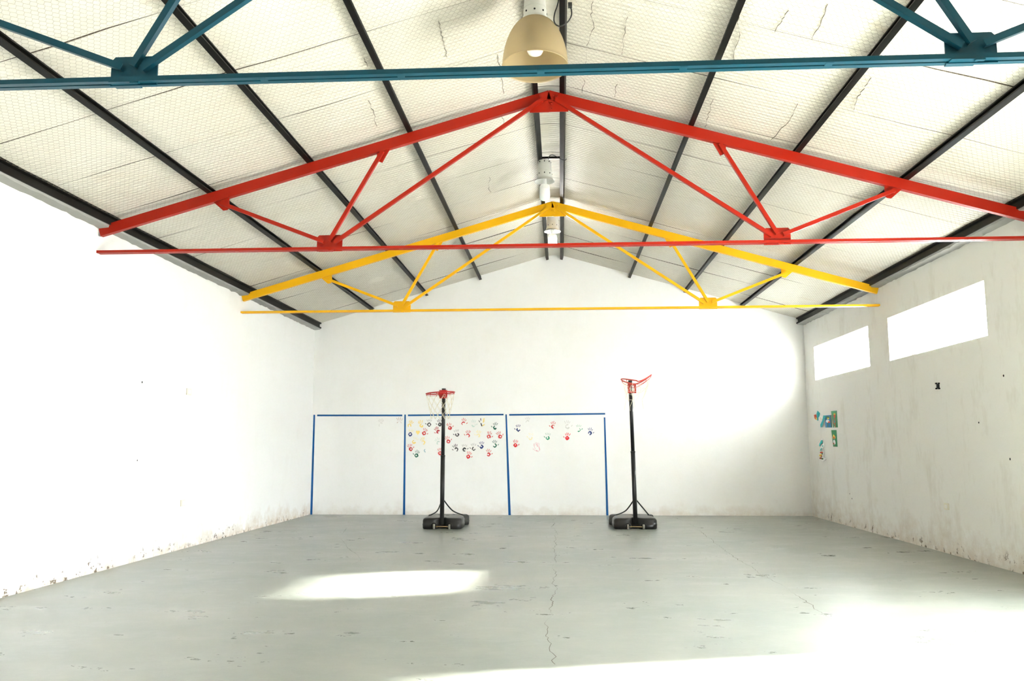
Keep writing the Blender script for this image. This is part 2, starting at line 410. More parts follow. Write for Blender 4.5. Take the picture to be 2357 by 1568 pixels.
# floor cracks
def crack(pts, w0, jit, name='crack'):
    b = MB(); q = []
    for (x, y), (x2, y2) in zip(pts, pts[1:]):
        n = max(3, int(math.hypot(x2-x, y2-y)/.045))
        for t in range(n): q.append((x+(x2-x)*t/n, y+(y2-y)*t/n))
    q.append(pts[-1]); off = 0
    for i, (x, y) in enumerate(q):
        off = off*.88+R_.uniform(-jit, jit)*.55; hw = w0*max(.08, .5+1.1*noise.noise((x*1.3, y*1.3, 3)))
        b.v += [(x+off-hw, y, .0012), (x+off+hw, y, .0012)]
    for i in range(len(q)-1): b.f.append((2*i, 2*i+1, 2*i+3, 2*i+2))
    return b.build(name, 'crack', floor)
def fz(*pp): return [tuple(on_z(x, y, 0)[:2]) for x, y in pp]
crack(fz((1275, 1190), (1277, 1215), (1279, 1262), (1276, 1300), (1278, 1330), (1270, 1375), (1271, 1410), (1263, 1450), (1273, 1500), (1275, 1530)), .0042, .030)
crack(fz((1548, 1190), (1590, 1206), (1640, 1245), (1700, 1290), (1760, 1325), (1820, 1360), (1880, 1405), (1930, 1440)), .0036, .022)
crack(fz((0, 1428), (120, 1436), (250, 1440), (330, 1441)), .003, .006)
crack(fz((455, 1297), (520, 1303), (600, 1304)), .003, .006)
crack(fz((800, 1215), (780, 1235), (830, 1290), (815, 1300)), .0025, .02)

# ------------------------------------------------------------------ roof steel
def purlin(name, x, label, mt, hgt=.074, fl=.055):
    s = -1 if x < 0 else 1; t = .006; lip = .018
    # channel open towards the ridge: web on the outer side
    pr = [(0, 0), (fl, 0), (fl, lip), (fl-t, lip), (fl-t, t), (t, t), (t, hgt-t), (fl-t, hgt-t), (fl-t, hgt-lip), (fl, hgt-lip), (fl, hgt), (0, hgt)]
    c = math.cos(math.atan(SL)); sn = math.sin(math.atan(SL))
    side = Vector((-s*c, 0, sn)); upv = Vector((s*sn, 0, c)); zt_ = RZ-SL*abs(x)-.026
    p = Vector((x, 0, zt_)) - upv*hgt - side*fl*.5
    b = MB().sweep(pr if s < 0 else pr[::-1], (p.x, YF, p.z), (p.x, D, p.z), side, upv)
    o = b.build(name, mt); return tag(origin(o, (x, D, p.z)), label, 'beam', 'black steel roof purlins')
for x, lab in ((-.17, 'black steel ridge purlin, left one of the close pair at the roof peak'), (.17, 'black steel ridge purlin, right one of the close pair at the roof peak'),
               (-1.63, 'black steel roof purlin next to the ridge pair on the left slope'), (1.63, 'black steel roof purlin next to the ridge pair on the right slope'),
               (-2.80, 'black steel roof purlin halfway down the left slope'), (2.80, 'black steel roof purlin halfway down the right slope'),
               (-3.97, 'black steel roof purlin lowest on the left slope above the eave beam'), (3.97, 'black steel roof purlin lowest on the right slope, with bright lower edge')):
    purlin('roof_purlin', x, lab, 'black')
for s, lab in ((-1, 'dark steel eave beam along the top of the left wall'), (1, 'dark steel eave beam along the top of the right wall above the windows')):
    b = MB(); xi, xo = s*5.105, s*5.30; t = .008
    zb, zt_ = 3.995, 4.12
    pr = [(5.105, zb), (5.105, zb+.022), (5.113, zb+.022), (5.113, zb+t), (5.26, zb+t), (5.26, zt_-t-.03), (5.115, zt_-t+.005), (5.105, zt_+.01), (5.30, zt_-.045), (5.30, zb)]
    pr = [(5.105, zb), (5.30, zb), (5.30, zt_-.05), (5.105, zt_+.006), (5.105, zt_-.02), (5.14, zt_-.03), (5.14, zb+.03), (5.105, zb+.03)]
    b.v = [(s*x, y, z) for y in (YF, D) for x, z in pr]; n = len(pr)
    b.f = [(k, (k+1) % n, n+(k+1) % n, n+k) for k in range(n)]+[tuple(reversed(range(n))), tuple(range(n, 2*n))]
    tag(origin(b.build('eave_beam', 'eave'), (s*5.2, D, zb)), lab, 'beam', 'eave beams')

for n, s in enumerate((-1, 1)):      # rough mortar bed under the eave beams
    b = MB(); N = 220
    for i in range(N+1):
        y = YF+(D-YF)*i/N; z = 3.972+.014*noise.noise((y*6, s, 0))+.006*R_.uniform(-1, 1)
        b.v += [(s*5.12, y, 3.996), (s*5.13, y, z), (s*5.252, y, z-.012), (s*5.252, y, 3.996)]
    for i in range(N):
        for j in range(4): b.f.append((4*i+j, 4*i+(j+1) % 4, 4*i+4+(j+1) % 4, 4*i+4+j))
    struct(b.build('trim_%d' % (n+1), 'mortar'), 'rough grey mortar bed under the eave beam')

def truss(Y, mt, label):
    root = thing('roof_truss', label, 'truss', (0, Y, 0), 'coloured roof trusses')
    ZP, S = 5.500, .2895; an = math.atan(S); H = .118; t = .007; fl = .06
    for s in (-1, 1):       # rafters: channel, web towards the viewer
        c, sn = math.cos(an), math.sin(an)
        upv = Vector((s*sn, 0, c)); yv = Vector((0, 1, 0))
        p0 = Vector((s*.008, 0, ZP)) - upv*H; p1 = Vector((s*5.255, 0, ZP-S*5.255)) - upv*H
        pr = [(-fl/2, 0), (fl/2, 0), (fl/2, t), (-fl/2+t, t), (-fl/2+t, H-t), (fl/2, H-t), (fl/2, H), (-fl/2, H)]
        b = MB().sweep(pr if s < 0 else pr[::-1], p0, p1, yv, upv)
        b.v = [(s*.003, y, z-(s*.003-x)*s*S) if i < len(pr) else (x, y, z) for i, (x, y, z) in enumerate(b.v)]   # mitred at the ridge
        b.build('rafter', mt, root)
        # ridge plates
    zb = 5.237
    for s, ov in ((-1, 0), (1, .006)):
        xs = [(.0, zb), (s*.221, zb), (s*.221, ZP-S*.221-H*1.03), (0, ZP-H*1.03)]
        b = MB(); n = 4; y0, y1 = -.034-ov, -.024-ov
        b.v = [(x, y, z) for y in (y0, y1) for x, z in xs]; q = [(0, 1, 2, 3), (7, 6, 5, 4)]+[(k, 4+k, 4+(k+1) % 4, (k+1) % 4) for k in range(4)]
        b.f = q if s > 0 else [f[::-1] for f in q]
        pl = b.build('ridge_plate', mt, root)
        # splice strip on the rafter
        c, sn = math.cos(an), math.sin(an); upv = Vector((s*sn, 0, c)); ax = Vector((s*c, 0, -sn))
        a = Vector((s*.004, -.036, ZP-.008)) - upv*(H-.014)
        MB().sweep([(0, 0), (-.008, 0), (-.008, H-.022), (0, H-.022)][::s], a, a+ax*(.115 if s < 0 else .10), (0, 1, 0), upv).build('splice_plate', mt, root)
    b = MB(); o = [(-.075, 5.34), (.075, 5.34), (.075, 5.458), (.0, 5.482), (-.075, 5.458)]; n = 5
    b.v = [(x, y, z) for y in (-.026, -.016) for x, z in o]; b.f = [tuple(range(n)), tuple(reversed(range(n, 2*n)))]+[(k, n+k, n+(k+1) % n, (k+1) % n) for k in range(n)]
    b.build('peak_plate', mt, root)
    for bx_, bz in ((.028, 5.330), (.028, 5.275), (.05, 5.430), (.09, 5.418)):
        MB().lathe([(.011, 0), (.011, .010), (.006, .014)], (bx_, -.044, bz), 6, Matrix.Rotation(math.pi/2, 3, 'X'), True).build('bolt', mt, root)
    # bottom chord: two angles back to back
    zc = 3.662
    for q in (-1, 1):
        pr = [(q*.008, 0), (q*.046, 0), (q*.046, .030), (q*.041, .030), (q*.041, .005), (q*.008, .005)]
        MB().sweep(pr if q > 0 else pr[::-1], (-5.26, 0, zc), (5.26, 0, zc), (0, 1, 0), (0, 0, 1)).build('chord_angle', mt, root)
    for bxp in (-4.55, -3.6, -1.7, -.85, .0, .85, 1.7, 3.6, 4.55):
        MB().box((bxp-.022, -.040, zc-.0015), (bxp+.022, .040, zc+.008)).build('batten_plate', mt, root)
    for s in (-1, 1):
        gx = s*2.523
        o = [(-.147, 3.650), (.147, 3.650), (.147, 3.812), (.122, 3.838), (-.122, 3.838), (-.147, 3.812)]
        b = MB(); b.v = [(gx+x, y, z) for y in (-.006, .006) for x, z in o]
        b.f = [tuple(range(6)), tuple(reversed(range(6, 12)))]+[(k, 6+k, 6+(k+1) % 6, (k+1) % 6) for k in range(6)]
        b.build('gusset_plate', mt, root)
        MB().box((gx-.135, -.05, zc-.006), (gx+.03, .05, zc-.0005)).build('cover_plate', mt, root)
        MB().box((gx+.0, -.052, zc-.014), (gx+.055, -.030, zc-.004)).build('stop_block', mt, root)
        # webs (front angle sections welded on the gusset)
        ends = [((s*2.585, 3.757), (s*3.815, 4.236)), ((s*2.52, 3.765), (s*1.925, 4.815)), ((s*2.46, 3.745), (s*.075, 5.375))]
        for k, (a, c_) in enumerate(ends):
            p, q = Vector((a[0], -.008, a[1])), Vector((c_[0], -.008 if k < 2 else -.040, c_[1]))
            d = (q-p).normalized(); nrm = Vector((-d.z, 0, d.x))
            if nrm.z > 0: nrm = -nrm
            hw = .021
            pr = [(-.038, -hw), (-.038, hw), (0, hw), (0, hw-.005), (-.033, hw-.005), (-.033, -hw)]
            MB().sweep(pr, p, q, (0, 1, 0), nrm).build('web_member', mt, root)
        for gxx, gz, d in ((3.815, 4.236, (-.93, .36)), (1.93, 4.80, (.495, -.87))):
            rz = lambda x: ZP-S*abs(x)-H*1.035
            if gxx > 3: o = [(gxx-.095, rz(gxx-.095)), (gxx+.085, rz(gxx+.085)), (gxx-.03, gz-.085), (gxx-.075, gz-.078), (gxx-.10, gz-.055)]
            else: o = [(gxx-.085, rz(gxx-.085)), (gxx+.065, rz(gxx+.065)), (gxx+.062, gz-.075), (gxx+.045, gz-.095), (gxx-.0, gz-.115)]
            o = [(s*x, z) for x, z in o]; n = 5
            b = MB(); b.v = [(x, y, z) for y in (-.008, .004) for x, z in o]
            b.f = [tuple(range(n)), tuple(reversed(range(n, 2*n)))]+[(k, n+k, n+(k+1) % n, (k+1) % n) for k in range(n)]
            b.build('gusset_plate', mt, root)
    return root
truss(Y_Y, 'yellow', 'yellow painted steel roof truss nearest the back wall')
truss(Y_R, 'red', 'red painted steel roof truss between the blue and yellow trusses')
truss(Y_B, 'blue', 'teal blue painted steel roof truss closest to the viewer')

# ------------------------------------------------------------------ lamps
def lamp(x, y, label, dome, lit, hang_bar=True):
    root = thing('pendant_lamp', label, 'lamp', (x, y, 5.50), 'high bay lamps along the ridge')
    Z = -5.50
    T = Matrix.Identity(3)
    b = MB().lathe([(.0, 5.445), (.060, 5.445), (.084, 5.438), (.090, 5.425), (.093, 5.385), (.094, 5.383), (.100, 5.290), (.1005, 5.288), (.105, 5.215), (.107, 5.205)], (0, 0, Z), 40)
    body = b.build('housing', 'lamp_body', root)
    for zr, rr, off in ((5.410, .0925, 0), (5.240, .1045, 0)):
        for k in range(8):
            a = 2*math.pi*(k+.0)/8 - math.pi/2; c = Vector((math.cos(a), math.sin(a), 0))
            rot = Vector((0, 0, 1)).rotation_difference(c).to_matrix()
            MB().lathe([(.0085, 0), (.0085, .004)], c*(rr-.001)+Vector((0, 0, zr+Z)), 10, rot, True).build('vent_hole', 'hole', body)
    for zr, rr in ((5.383, .0955), (5.288, .1018)):
        MB().tube([(rr*math.cos(a*math.pi/16), rr*math.sin(a*math.pi/16), zr+Z) for a in range(32)], .0018, 5, True).build('band', 'lamp_body', body)
    fl = MB().lathe([(.107, 5.205), (.112, 5.195), (.109, 5.186), (.114, 5.178), (.122, 5.160), (.142, 5.142), (.146, 5.136), (.140, 5.137), (.118, 5.155), (.104, 5.175), (.055, 5.182), (.0, 5.184)], (0, 0, Z), 40)
    fl.build('collar', 'lamp_body', root)
    MB().lathe([(.0, 5.186), (.028, 5.186), (.028, 5.090), (.0, 5.088)], (0, 0, Z), 20).build('socket', 'bulb_fins', root)
    pr = [(.0, 5.095), (.05, 5.092), (.066, 5.080), (.071, 5.060), (.072, 5.02)]
    fins = MB()
    n = 48; i0 = 0
    for r, h in pr:
        for j in range(n):
            a = 2*math.pi*j/n; rr = r-(.004 if j % 2 else 0)*(r > .05); fins.v.append((rr*math.cos(a), rr*math.sin(a), h+Z))
    for k in range(len(pr)-1):
        for j in range(n): fins.f.append((k*n+j, (k+1)*n+j, (k+1)*n+(j+1) % n, k*n+(j+1) % n))
    bulb_body = fins.build('bulb_base', 'bulb_fins', root)
    MB().lathe([(.072, 5.02), (.074, 4.99), (.075, 4.93), (.071, 4.895), (.058, 4.872), (.03, 4.862), (.0, 4.860)], (0, 0, Z), 14 if lit else 32).build('bulb', 'lit' if lit else 'bulb', root)
    if dome:
        prof = []; r0, r1, z0, z1 = .098, .288, 5.178, 4.745
        for k in range(19):
            t = k/18; prof.append((r0+(r1-r0)*math.sin(t*math.pi/2)**.92, z0+(z1-z0)*(1-math.cos(t*math.pi/2))**.80 if k else z0))
        prof[-1] = (r1, z1)
        inner = [(r-.005, h+.002) for r, h in reversed(prof)]
        tilt = Matrix.Rotation(math.radians(-3.0), 3, 'X')
        d = MB().lathe(prof+[(r1+.006, z1-.004), (r1+.002, z1-.010), (r1-.005, z1-.004)]+inner, (0, 0, Z), 64); 
        piv = Vector((0, 0, 5.2+Z)); d.v = [tuple(tilt @ (Vector(p)-piv)+piv) for p in d.v]
        d.build('dome_shade', 'dome', root)
    # bar between the ridge purlins and hook
    MB().box((-.17-x, -.012, 5.475+Z), (.17-x, .012, 5.500+Z)).build('hanger_bar', 'black', root)
    MB().tube([(0, 0, 5.48+Z), (0, 0, 5.44+Z)], .008, 8).build('hook', 'dark_plastic', root)
    return root
def smooth_path(p, n=6):
    p = [Vector(q) for q in p]; out = []
    for i in range(len(p)-1):
        a, b_, c, d = p[max(i-1, 0)], p[i], p[i+1], p[min(i+2, len(p)-1)]
        for k in range(n):
            t = k/n; out.append(.5*((2*b_)+(c-a)*t+(2*a-5*b_+4*c-d)*t*t+(3*b_-a-3*c+d)*t**3))
    return out+[p[-1]]
l1 = lamp(-.095, 7.05, 'large amber dome pendant lamp hanging in front, unlit bulb showing', True, False)
l2 = lamp(-.093, 11.49, 'bare unlit pendant lamp without shade between the red and yellow trusses', False, False)
l3 = lamp(-.008, 14.28, 'bare lit pendant lamp shining behind the yellow truss peak', False, True)
def cable(pix, Y, root, r=.006):
    pts = [on_y(x, y, Y+dy)-Vector(root.location) for x, y, dy in pix]
    MB().tube(smooth_path(pts), r, 8).build('cable', 'dark_plastic', root)
cable([(1262, -24, .05), (1284, -6, .02), (1283, 12, 0), (1277, 30, -.02), (1275, 46, -.03), (1279, 56, -.03), (1288, 60.5, -.04), (1298, 57, -.05), (1308, 49, -.05), (1315, 36, -.04), (1315, 22, -.02), (1311, 14, 0)], 6.95, l1)
b = MB(); c = on_y(1312, 12, 6.93)-Vector(l1.location); b.box(tuple(c-Vector((.018, .02, .02))), tuple(c+Vector((.018, .02, .02)))); b.build('plug', 'dark_plastic', l1, bevel=.005)
cable([(1262, 369, 0), (1264, 360, 0), (1270, 357, -.02), (1280, 360, -.03), (1290, 366, -.04), (1299, 369, -.04), (1304, 366, -.02)], 11.47, l2, .005)

# ------------------------------------------------------------------ basketball hoops
def outline(wd, dp):
    """plan outline of the base, front at y=0 with a notch for the pole"""
    h = wd/2
    raw = [(-h, .08), (-h+.02, .02), (-h+.09, 0), (-.17, 0), (-.10, .015), (-.055, .13), (.055, .13), (.10, .015), (.17, 0), (h-.09, 0), (h-.02, .02), (h, .08),
           (h, .45), (h-.02, .56), (h-.045, .68), (h-.04, .78), (h+.03, .88), (h+.035, dp-.12), (h, dp-.03), (h-.09, dp),
           (-h+.09, dp), (-h, dp-.03), (-h-.035, dp-.12), (-h-.03, .88), (-h+.04, .78), (-h+.045, .68), (-h+.02, .56), (-h, .45)]
    return raw
def hoop(px_bot, py_bot, Yp, px_top, py_top, label, bent, xc, wd):
    foot = Vector((on_y(px_bot, py_bot, Yp).x, Yp, 0))
    root = thing('basketball_hoop', label, 'basketball hoop', (xc, Yp, 0), 'portable basketball hoops'); O = Vector((xc, Yp, 0))
    fy = -.105                                    # front of the base relative to the pole
    raw = outline(wd, 1.04); n = len(raw); cx_, cy_ = 0, .5
    b = MB()
    lay = [(.0, .955, 0), (.012, .985, 0), (.085, 1.0, 0), (.09, .988, 0), (.145, .985, 0), (.172, .955, 0), (.185, .90, 0), (.19, .80, 0)]
    for z, sc, _ in lay:
        for x, y in raw: b.v.append((x*sc, fy+cy_+(y-cy_)*(1-(1-sc)*.75), z))
    for k in range(len(lay)-1):
        for j in range(n): b.sm.add(len(b.f)); b.f.append((k*n+j, k*n+(j+1) % n, (k+1)*n+(j+1) % n, (k+1)*n+j))
    b.f.append(tuple(reversed(range(n))))
    base = b.build('base', 'plastic', root)
    dk = MB()                                     # top deck: dust plus wall reflection painted in as paler colour
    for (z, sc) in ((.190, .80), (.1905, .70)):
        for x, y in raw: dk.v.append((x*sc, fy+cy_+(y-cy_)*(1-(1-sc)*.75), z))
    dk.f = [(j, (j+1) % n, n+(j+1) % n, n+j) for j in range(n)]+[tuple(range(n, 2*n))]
    dk.build('deck', 'pale_top', base)
    # moulded recesses, caps and wheel arches
    for x, y, r in ((.02, .62, .035), (.10, .86, .022)):
        MB().lathe([(r, 0), (r, .006), (r*.7, .008), (0, .008)], (x, fy+y, .189), 20).build('filler_cap', 'dark_plastic', base)
    MB().box((-.16, fy+.66, .186), (.14, fy+.70, .193)).build('rib', 'dark_plastic', base, bevel=.003)
    for s in (-1, 1):
        MB().box((s*(wd/2-.05)-.012, fy+.64, .10), (s*(wd/2-.05)+.012, fy+.82, .13)).build('handle', 'dark_plastic', base, bevel=.005)
        # wheel arch, wheel
        arc = [(s*.135+.055*math.cos(a), fy-.006, .05+.055*math.sin(a)) for a in [math.pi*k/10 for k in range(11)]]
        MB().tube(arc, .009, 6).build('wheel_arch', 'plastic', base)
        wh = MB().lathe([(.012, -.016), (.038, -.016), (.044, -.010), (.044, .010), (.038, .016), (.012, .016)], (s*.135, fy-.012, .044), 24, Matrix.Rotation(math.pi/2, 3, 'Y'), True).build('wheel', 'tyre', root)
        MB().lathe([(.0, -.018), (.016, -.018), (.016, .018), (.0, .018)], (s*.135, fy-.012, .044), 12, Matrix.Rotation(math.pi/2, 3, 'Y')).build('wheel_hub', 'dark_plastic', wh)
    MB().tube([(-.11, fy-.012, .046), (.11, fy-.012, .046)], .007, 8).build('axle', 'axle', root)
    MB().tube([(-.085, fy-.012, .046), (-.078, fy-.012, .046)], .016, 10).build('axle_washer', 'axle', root)
    # pole
    top = on_y(px_top, py_top, Yp) - O; bot = Vector((foot.x-xc, 0, .07)); mid = bot.lerp(top, .50); m2 = bot.lerp(top, .505)
    MB().tube([bot, mid], .0385, 20).build('pole_lower', 'pole', root)
    MB().tube([mid-Vector((0, 0, .012)), m2], .042, 20).build('pole_collar', 'pole', root)
    MB().tube([m2, top], .0325, 20).build('pole_upper', 'pole_top', root)
    MB().tube([top-Vector((0, 0, .03)), top], .036, 20).build('pole_cap', 'dark_plastic', root)
    # struts
    for s in (-1, 1):
        zt_ = .53 if s > 0 else .52
        a = bot.lerp(top, (zt_-.07)/(top.z-.07)); e = Vector((s*.30, .56, .19)); k = a.lerp(e, .56)+Vector((-s*.035, .0, -.045 if not (bent and s > 0) else 0))
        if bent and s > 0: k = a.lerp(e, .56)
        MB().tube(smooth_path([a, k, e], 8), .0115, 8).build('strut', 'pole_top', root)
        MB().box((e.x-.03, e.y-.025, .184), (e.x+.03, e.y+.025, .197)).build('strut_foot', 'dark_plastic', root, bevel=.003)
    # bracket
    tz = top.z-.030; bx_ = top.x; rm = 'rim_faded' if bent else 'rim'
    if not bent:
        b = MB(); zc = tz-.075; x0, x1, yb_ = bx_-.078, bx_+.068, -.037
        b.box((x0, yb_-.006, zc-.075), (x1, yb_, zc+.075))
        br = b.build('bracket_plate', rm, root, bevel=.004)
        b = MB(); i = 0
        b.v = [(x0+.006, yb_-.006, zc+.06), (x1-.028, yb_-.006, zc+.06), (x1-.03, yb_-.115, zc+.018), (x0+.0, yb_-.115, zc+.018), (x0+.006, yb_-.006, zc-.055), (x1-.028, yb_-.006, zc-.055), (x1-.03, yb_-.115, zc-.01), (x0+.0, yb_-.115, zc-.01)]
        b.f = [(0, 3, 2, 1), (3, 7, 6, 2), (0, 4, 7, 3), (1, 2, 6, 5), (4, 5, 6, 7)]
        b.build('bracket_arm', rm, root, bevel=.003)
        for dx in (-.066, .056):
            for dz in (-.06, .06): MB().lathe([(.007, 0), (.007, .006), (0, .008)], (bx_+dx, yb_-.006, zc+dz), 8, Matrix.Rotation(math.pi/2, 3, 'X')).build('bolt', 'axle', br)
        rc = Vector((bx_-.005, yb_-.115-.245, zc+.0)); r = .248; N = 48
        def rimp(a, dr=0, dz=0): 
            x = (r+dr)*math.sin(a); y = (r+dr)*math.cos(a)
            return rc+Vector((x, y, dz+.065*x-.0*y))
        MB().tube([rimp(2*math.pi*k/N) for k in range(N)], .0105, 8, True).build('rim', rm, root)
        MB().tube([rimp(2*math.pi*k/N, -.004, -.026) for k in range(N)], .004, 6, True).build('net_ring', rm, root)
        H = 12; LV = 5; lens = [0, .10, .19, .275, .35, .42]; rad = [.245, .225, .205, .185, .170, .168]
        nodes = []
        for lv in range(LV+1):
            nodes.append([rc+Vector((rad[lv]*math.sin(2*math.pi*(k+.5*(lv % 2))/H+.1), rad[lv]*math.cos(2*math.pi*(k+.5*(lv % 2))/H+.1), -.03-lens[lv]+(.065*rad[lv]*math.sin(2*math.pi*k/H) if lv == 0 else 0)+.012*noise.noise((k, lv, 1)))) for k in range(H)])
        b = MB()
        for lv in range(LV):
            for k in range(H):
                p = nodes[lv][k]
                for q in ((nodes[lv+1][k], nodes[lv+1][(k-1) % H]) if lv % 2 == 0 else (nodes[lv+1][k], nodes[lv+1][(k+1) % H])): b.tube([p, q], .0027, 5)
        b.build('net', 'net', root)
        for k in range(H):
            p = nodes[0][k]; MB().tube([p+Vector((0, 0, .028)), p+Vector((0, 0, -.008))], .006, 6).build('net_hook', rm, root)
    else:
        yb_ = -.037; zc = tz-.115; x0, x1 = bx_-.050, bx_+.100
        b = MB()                                   # U shaped plate with open middle
        b.box((x0, yb_-.006, zc-.085), (x0+.042, yb_, zc+.085)).box((x1-.042, yb_-.006, zc-.085), (x1, yb_, zc+.085)).box((x0+.042, yb_-.006, zc-.085), (x1-.042, yb_, zc-.04)).box((x0+.042, yb_-.006, zc+.05), (x1-.042, yb_, zc+.085))
        br = b.build('bracket_plate', rm, root, bevel=.003)
        b = MB(); b.box((x0+.01, yb_-.10, zc+.05), (x1-.02, yb_-.006, zc+.066)).box((x0+.01, yb_-.10, zc+.02), (x0+.02, yb_-.006, zc+.05)).box((x1-.03, yb_-.10, zc+.02), (x1-.02, yb_-.006, zc+.05))
        b.build('bracket_arm', rm, root)
        # folded rim: both sides bent upwards
        Yr = Yp-.36; cen = on_y(1466, 881, Yr)-O; N = 56; r = .25
        def rimp(a, lower=0):
            x, y = math.sin(a), math.cos(a)
            zz = (.062*abs(x)**1.3 if x < 0 else .135*abs(x)**1.45)
            wx = .27 if x < 0 else .255
            yy = y*.235*(1-.25*abs(x))
            return Vector((cen.x+.0+wx*x, cen.y+.02+yy, cen.z+zz-.018*y*(1 if x < 0 else .2)-lower))
        MB().tube([rimp(2*math.pi*k/N) for k in range(N)], .0105, 8, True).build('rim', rm, root)
        low = [rimp(2*math.pi*k/N) for k in range(N)]
        low = [Vector((cen.x+(p.x-cen.x)*.93, p.y, p.z-.048*(1-.25*abs(p.x-cen.x)/.26)-.012)) for p in low]
        MB().tube(low, .0042, 6, True).build('net_ring', rm, root)
        for k in (14, 42, 7, 35): MB().tube([rimp(2*math.pi*k/N), low[k]], .005, 6).build('ring_stay', rm, root)
        # torn tangled net
        b = MB(); rr = random.Random(3)
        def strand(p, q, sagz, rad=.0024):
            mid_ = (p+q)/2+Vector((rr.uniform(-.02, .02), rr.uniform(-.02, .02), -sagz)); b.tube(smooth_path([p, mid_, q], 6), rad, 5)
        hooks = [low[k] for k in (2, 8, 11, 16, 21, 26, 31, 36, 40, 45, 50)]
        k1 = [h+Vector((-.12*(h.x-cen.x), 0, -.10-rr.uniform(0, .05))) for h in hooks]
        for i in range(len(hooks)):
            strand(hooks[i], k1[i], .0); 
            if i % 3 != 2: strand(hooks[i], k1[(i+1) % len(k1)], .02); strand(k1[i], k1[(i+1) % len(k1)], .035)
        k2 = [p+Vector((-.25*(p.x-cen.x)-.03, 0, -.13-rr.uniform(0, .08))) for p in k1]
        for i in range(0, len(k1)):
            if i % 4 != 3: strand(k1[i], k2[i], .01)
            if i % 2: strand(k1[i], k2[(i+1) % len(k2)], .02)
        for i in (1, 4, 6, 9): strand(k2[i], k2[i]+Vector((rr.uniform(-.03, .03), 0, -.16)), 0)
        # strands hanging knotted in front of the pole
        f = Vector((bx_+.03, -.05, zc)); 
        for a, c in (((-.02, 0, .05), (0, -.005, -.12)), ((.05, 0, .06), (.01, -.005, -.13)), ((-.05, 0, .0), (.0, 0, -.14)), ((0, -.005, -.12), (-.01, 0, -.24)), ((.02, -.005, -.13), (.015, 0, -.34)), ((-.01, 0, -.24), (-.045, 0, -.40)), ((-.05, 0, -.2), (.03, 0, -.19)), ((-.03, 0, .04), (.03, -.01, -.07)), ((.06, 0, .03), (-.01, -.01, -.06))):
            strand(f+Vector(a), f+Vector(c), .008, .0034)
        b.build('net', 'net', root)
    return root
hoop(1017, 1206, 14.95, 1021.6, 894.5, 'black portable basketball hoop with intact red rim and net, in front of handprints', False, -1.985, .705)
hoop(1463, 1206, 15.05, 1450.5, 876.0, 'black portable basketball hoop with bent faded rim and torn net', True, 1.385, .76)

# ------------------------------------------------------------------ blue stripes on the back wall
def stripe(a, b_, wa, wb_, label):
    p, q = on_y(*a, D), on_y(*b_, D); d = (q-p).normalized(); n_ = Vector((-d.z, 0, d.x)); y0, y1 = D-.003, D+.001
    pts = [p+n_*wa, q+n_*wb_, q-n_*wb_, p-n_*wa]
    b = MB(); b.v = [(v.x, y, v.z) for y in (y0, y1) for v in pts]
    b.f = [(0, 1, 2, 3), (7, 6, 5, 4)]+[(k, 4+k, 4+(k+1) % 4, (k+1) % 4) for k in range(4)]
    o = b.build('wall_stripe', 'bluestripe'); tag(origin(o, (q.x, D, min(p.z, q.z))), label, 'stripe', 'blue stripes framing the wall panels')
stripe((723.5, 955), (716.5, 1185), .019, .022, 'blue vertical stripe on the back wall beside the left corner')
stripe((932.5, 954.5), (930, 1187), .016, .024, 'blue vertical stripe left of the handprint field')
stripe((1165, 954), (1173, 1187), .015, .026, 'blue vertical stripe between the crowded and the sparse handprint fields')
stripe((1391.5, 961), (1398, 1187), .016, .022, 'blue vertical stripe behind the right hoop base, rightmost of four')
stripe((730, 956.5), (926, 956.5), .018, .018, 'blue horizontal stripe over the empty wall field')
stripe((939, 956.3), (1159, 954.5), .018, .016, 'blue horizontal stripe over the crowded handprints')
stripe((1172, 955.2), (1393, 952.7), .018, .017, 'blue horizontal stripe over the sparse handprints on the right')

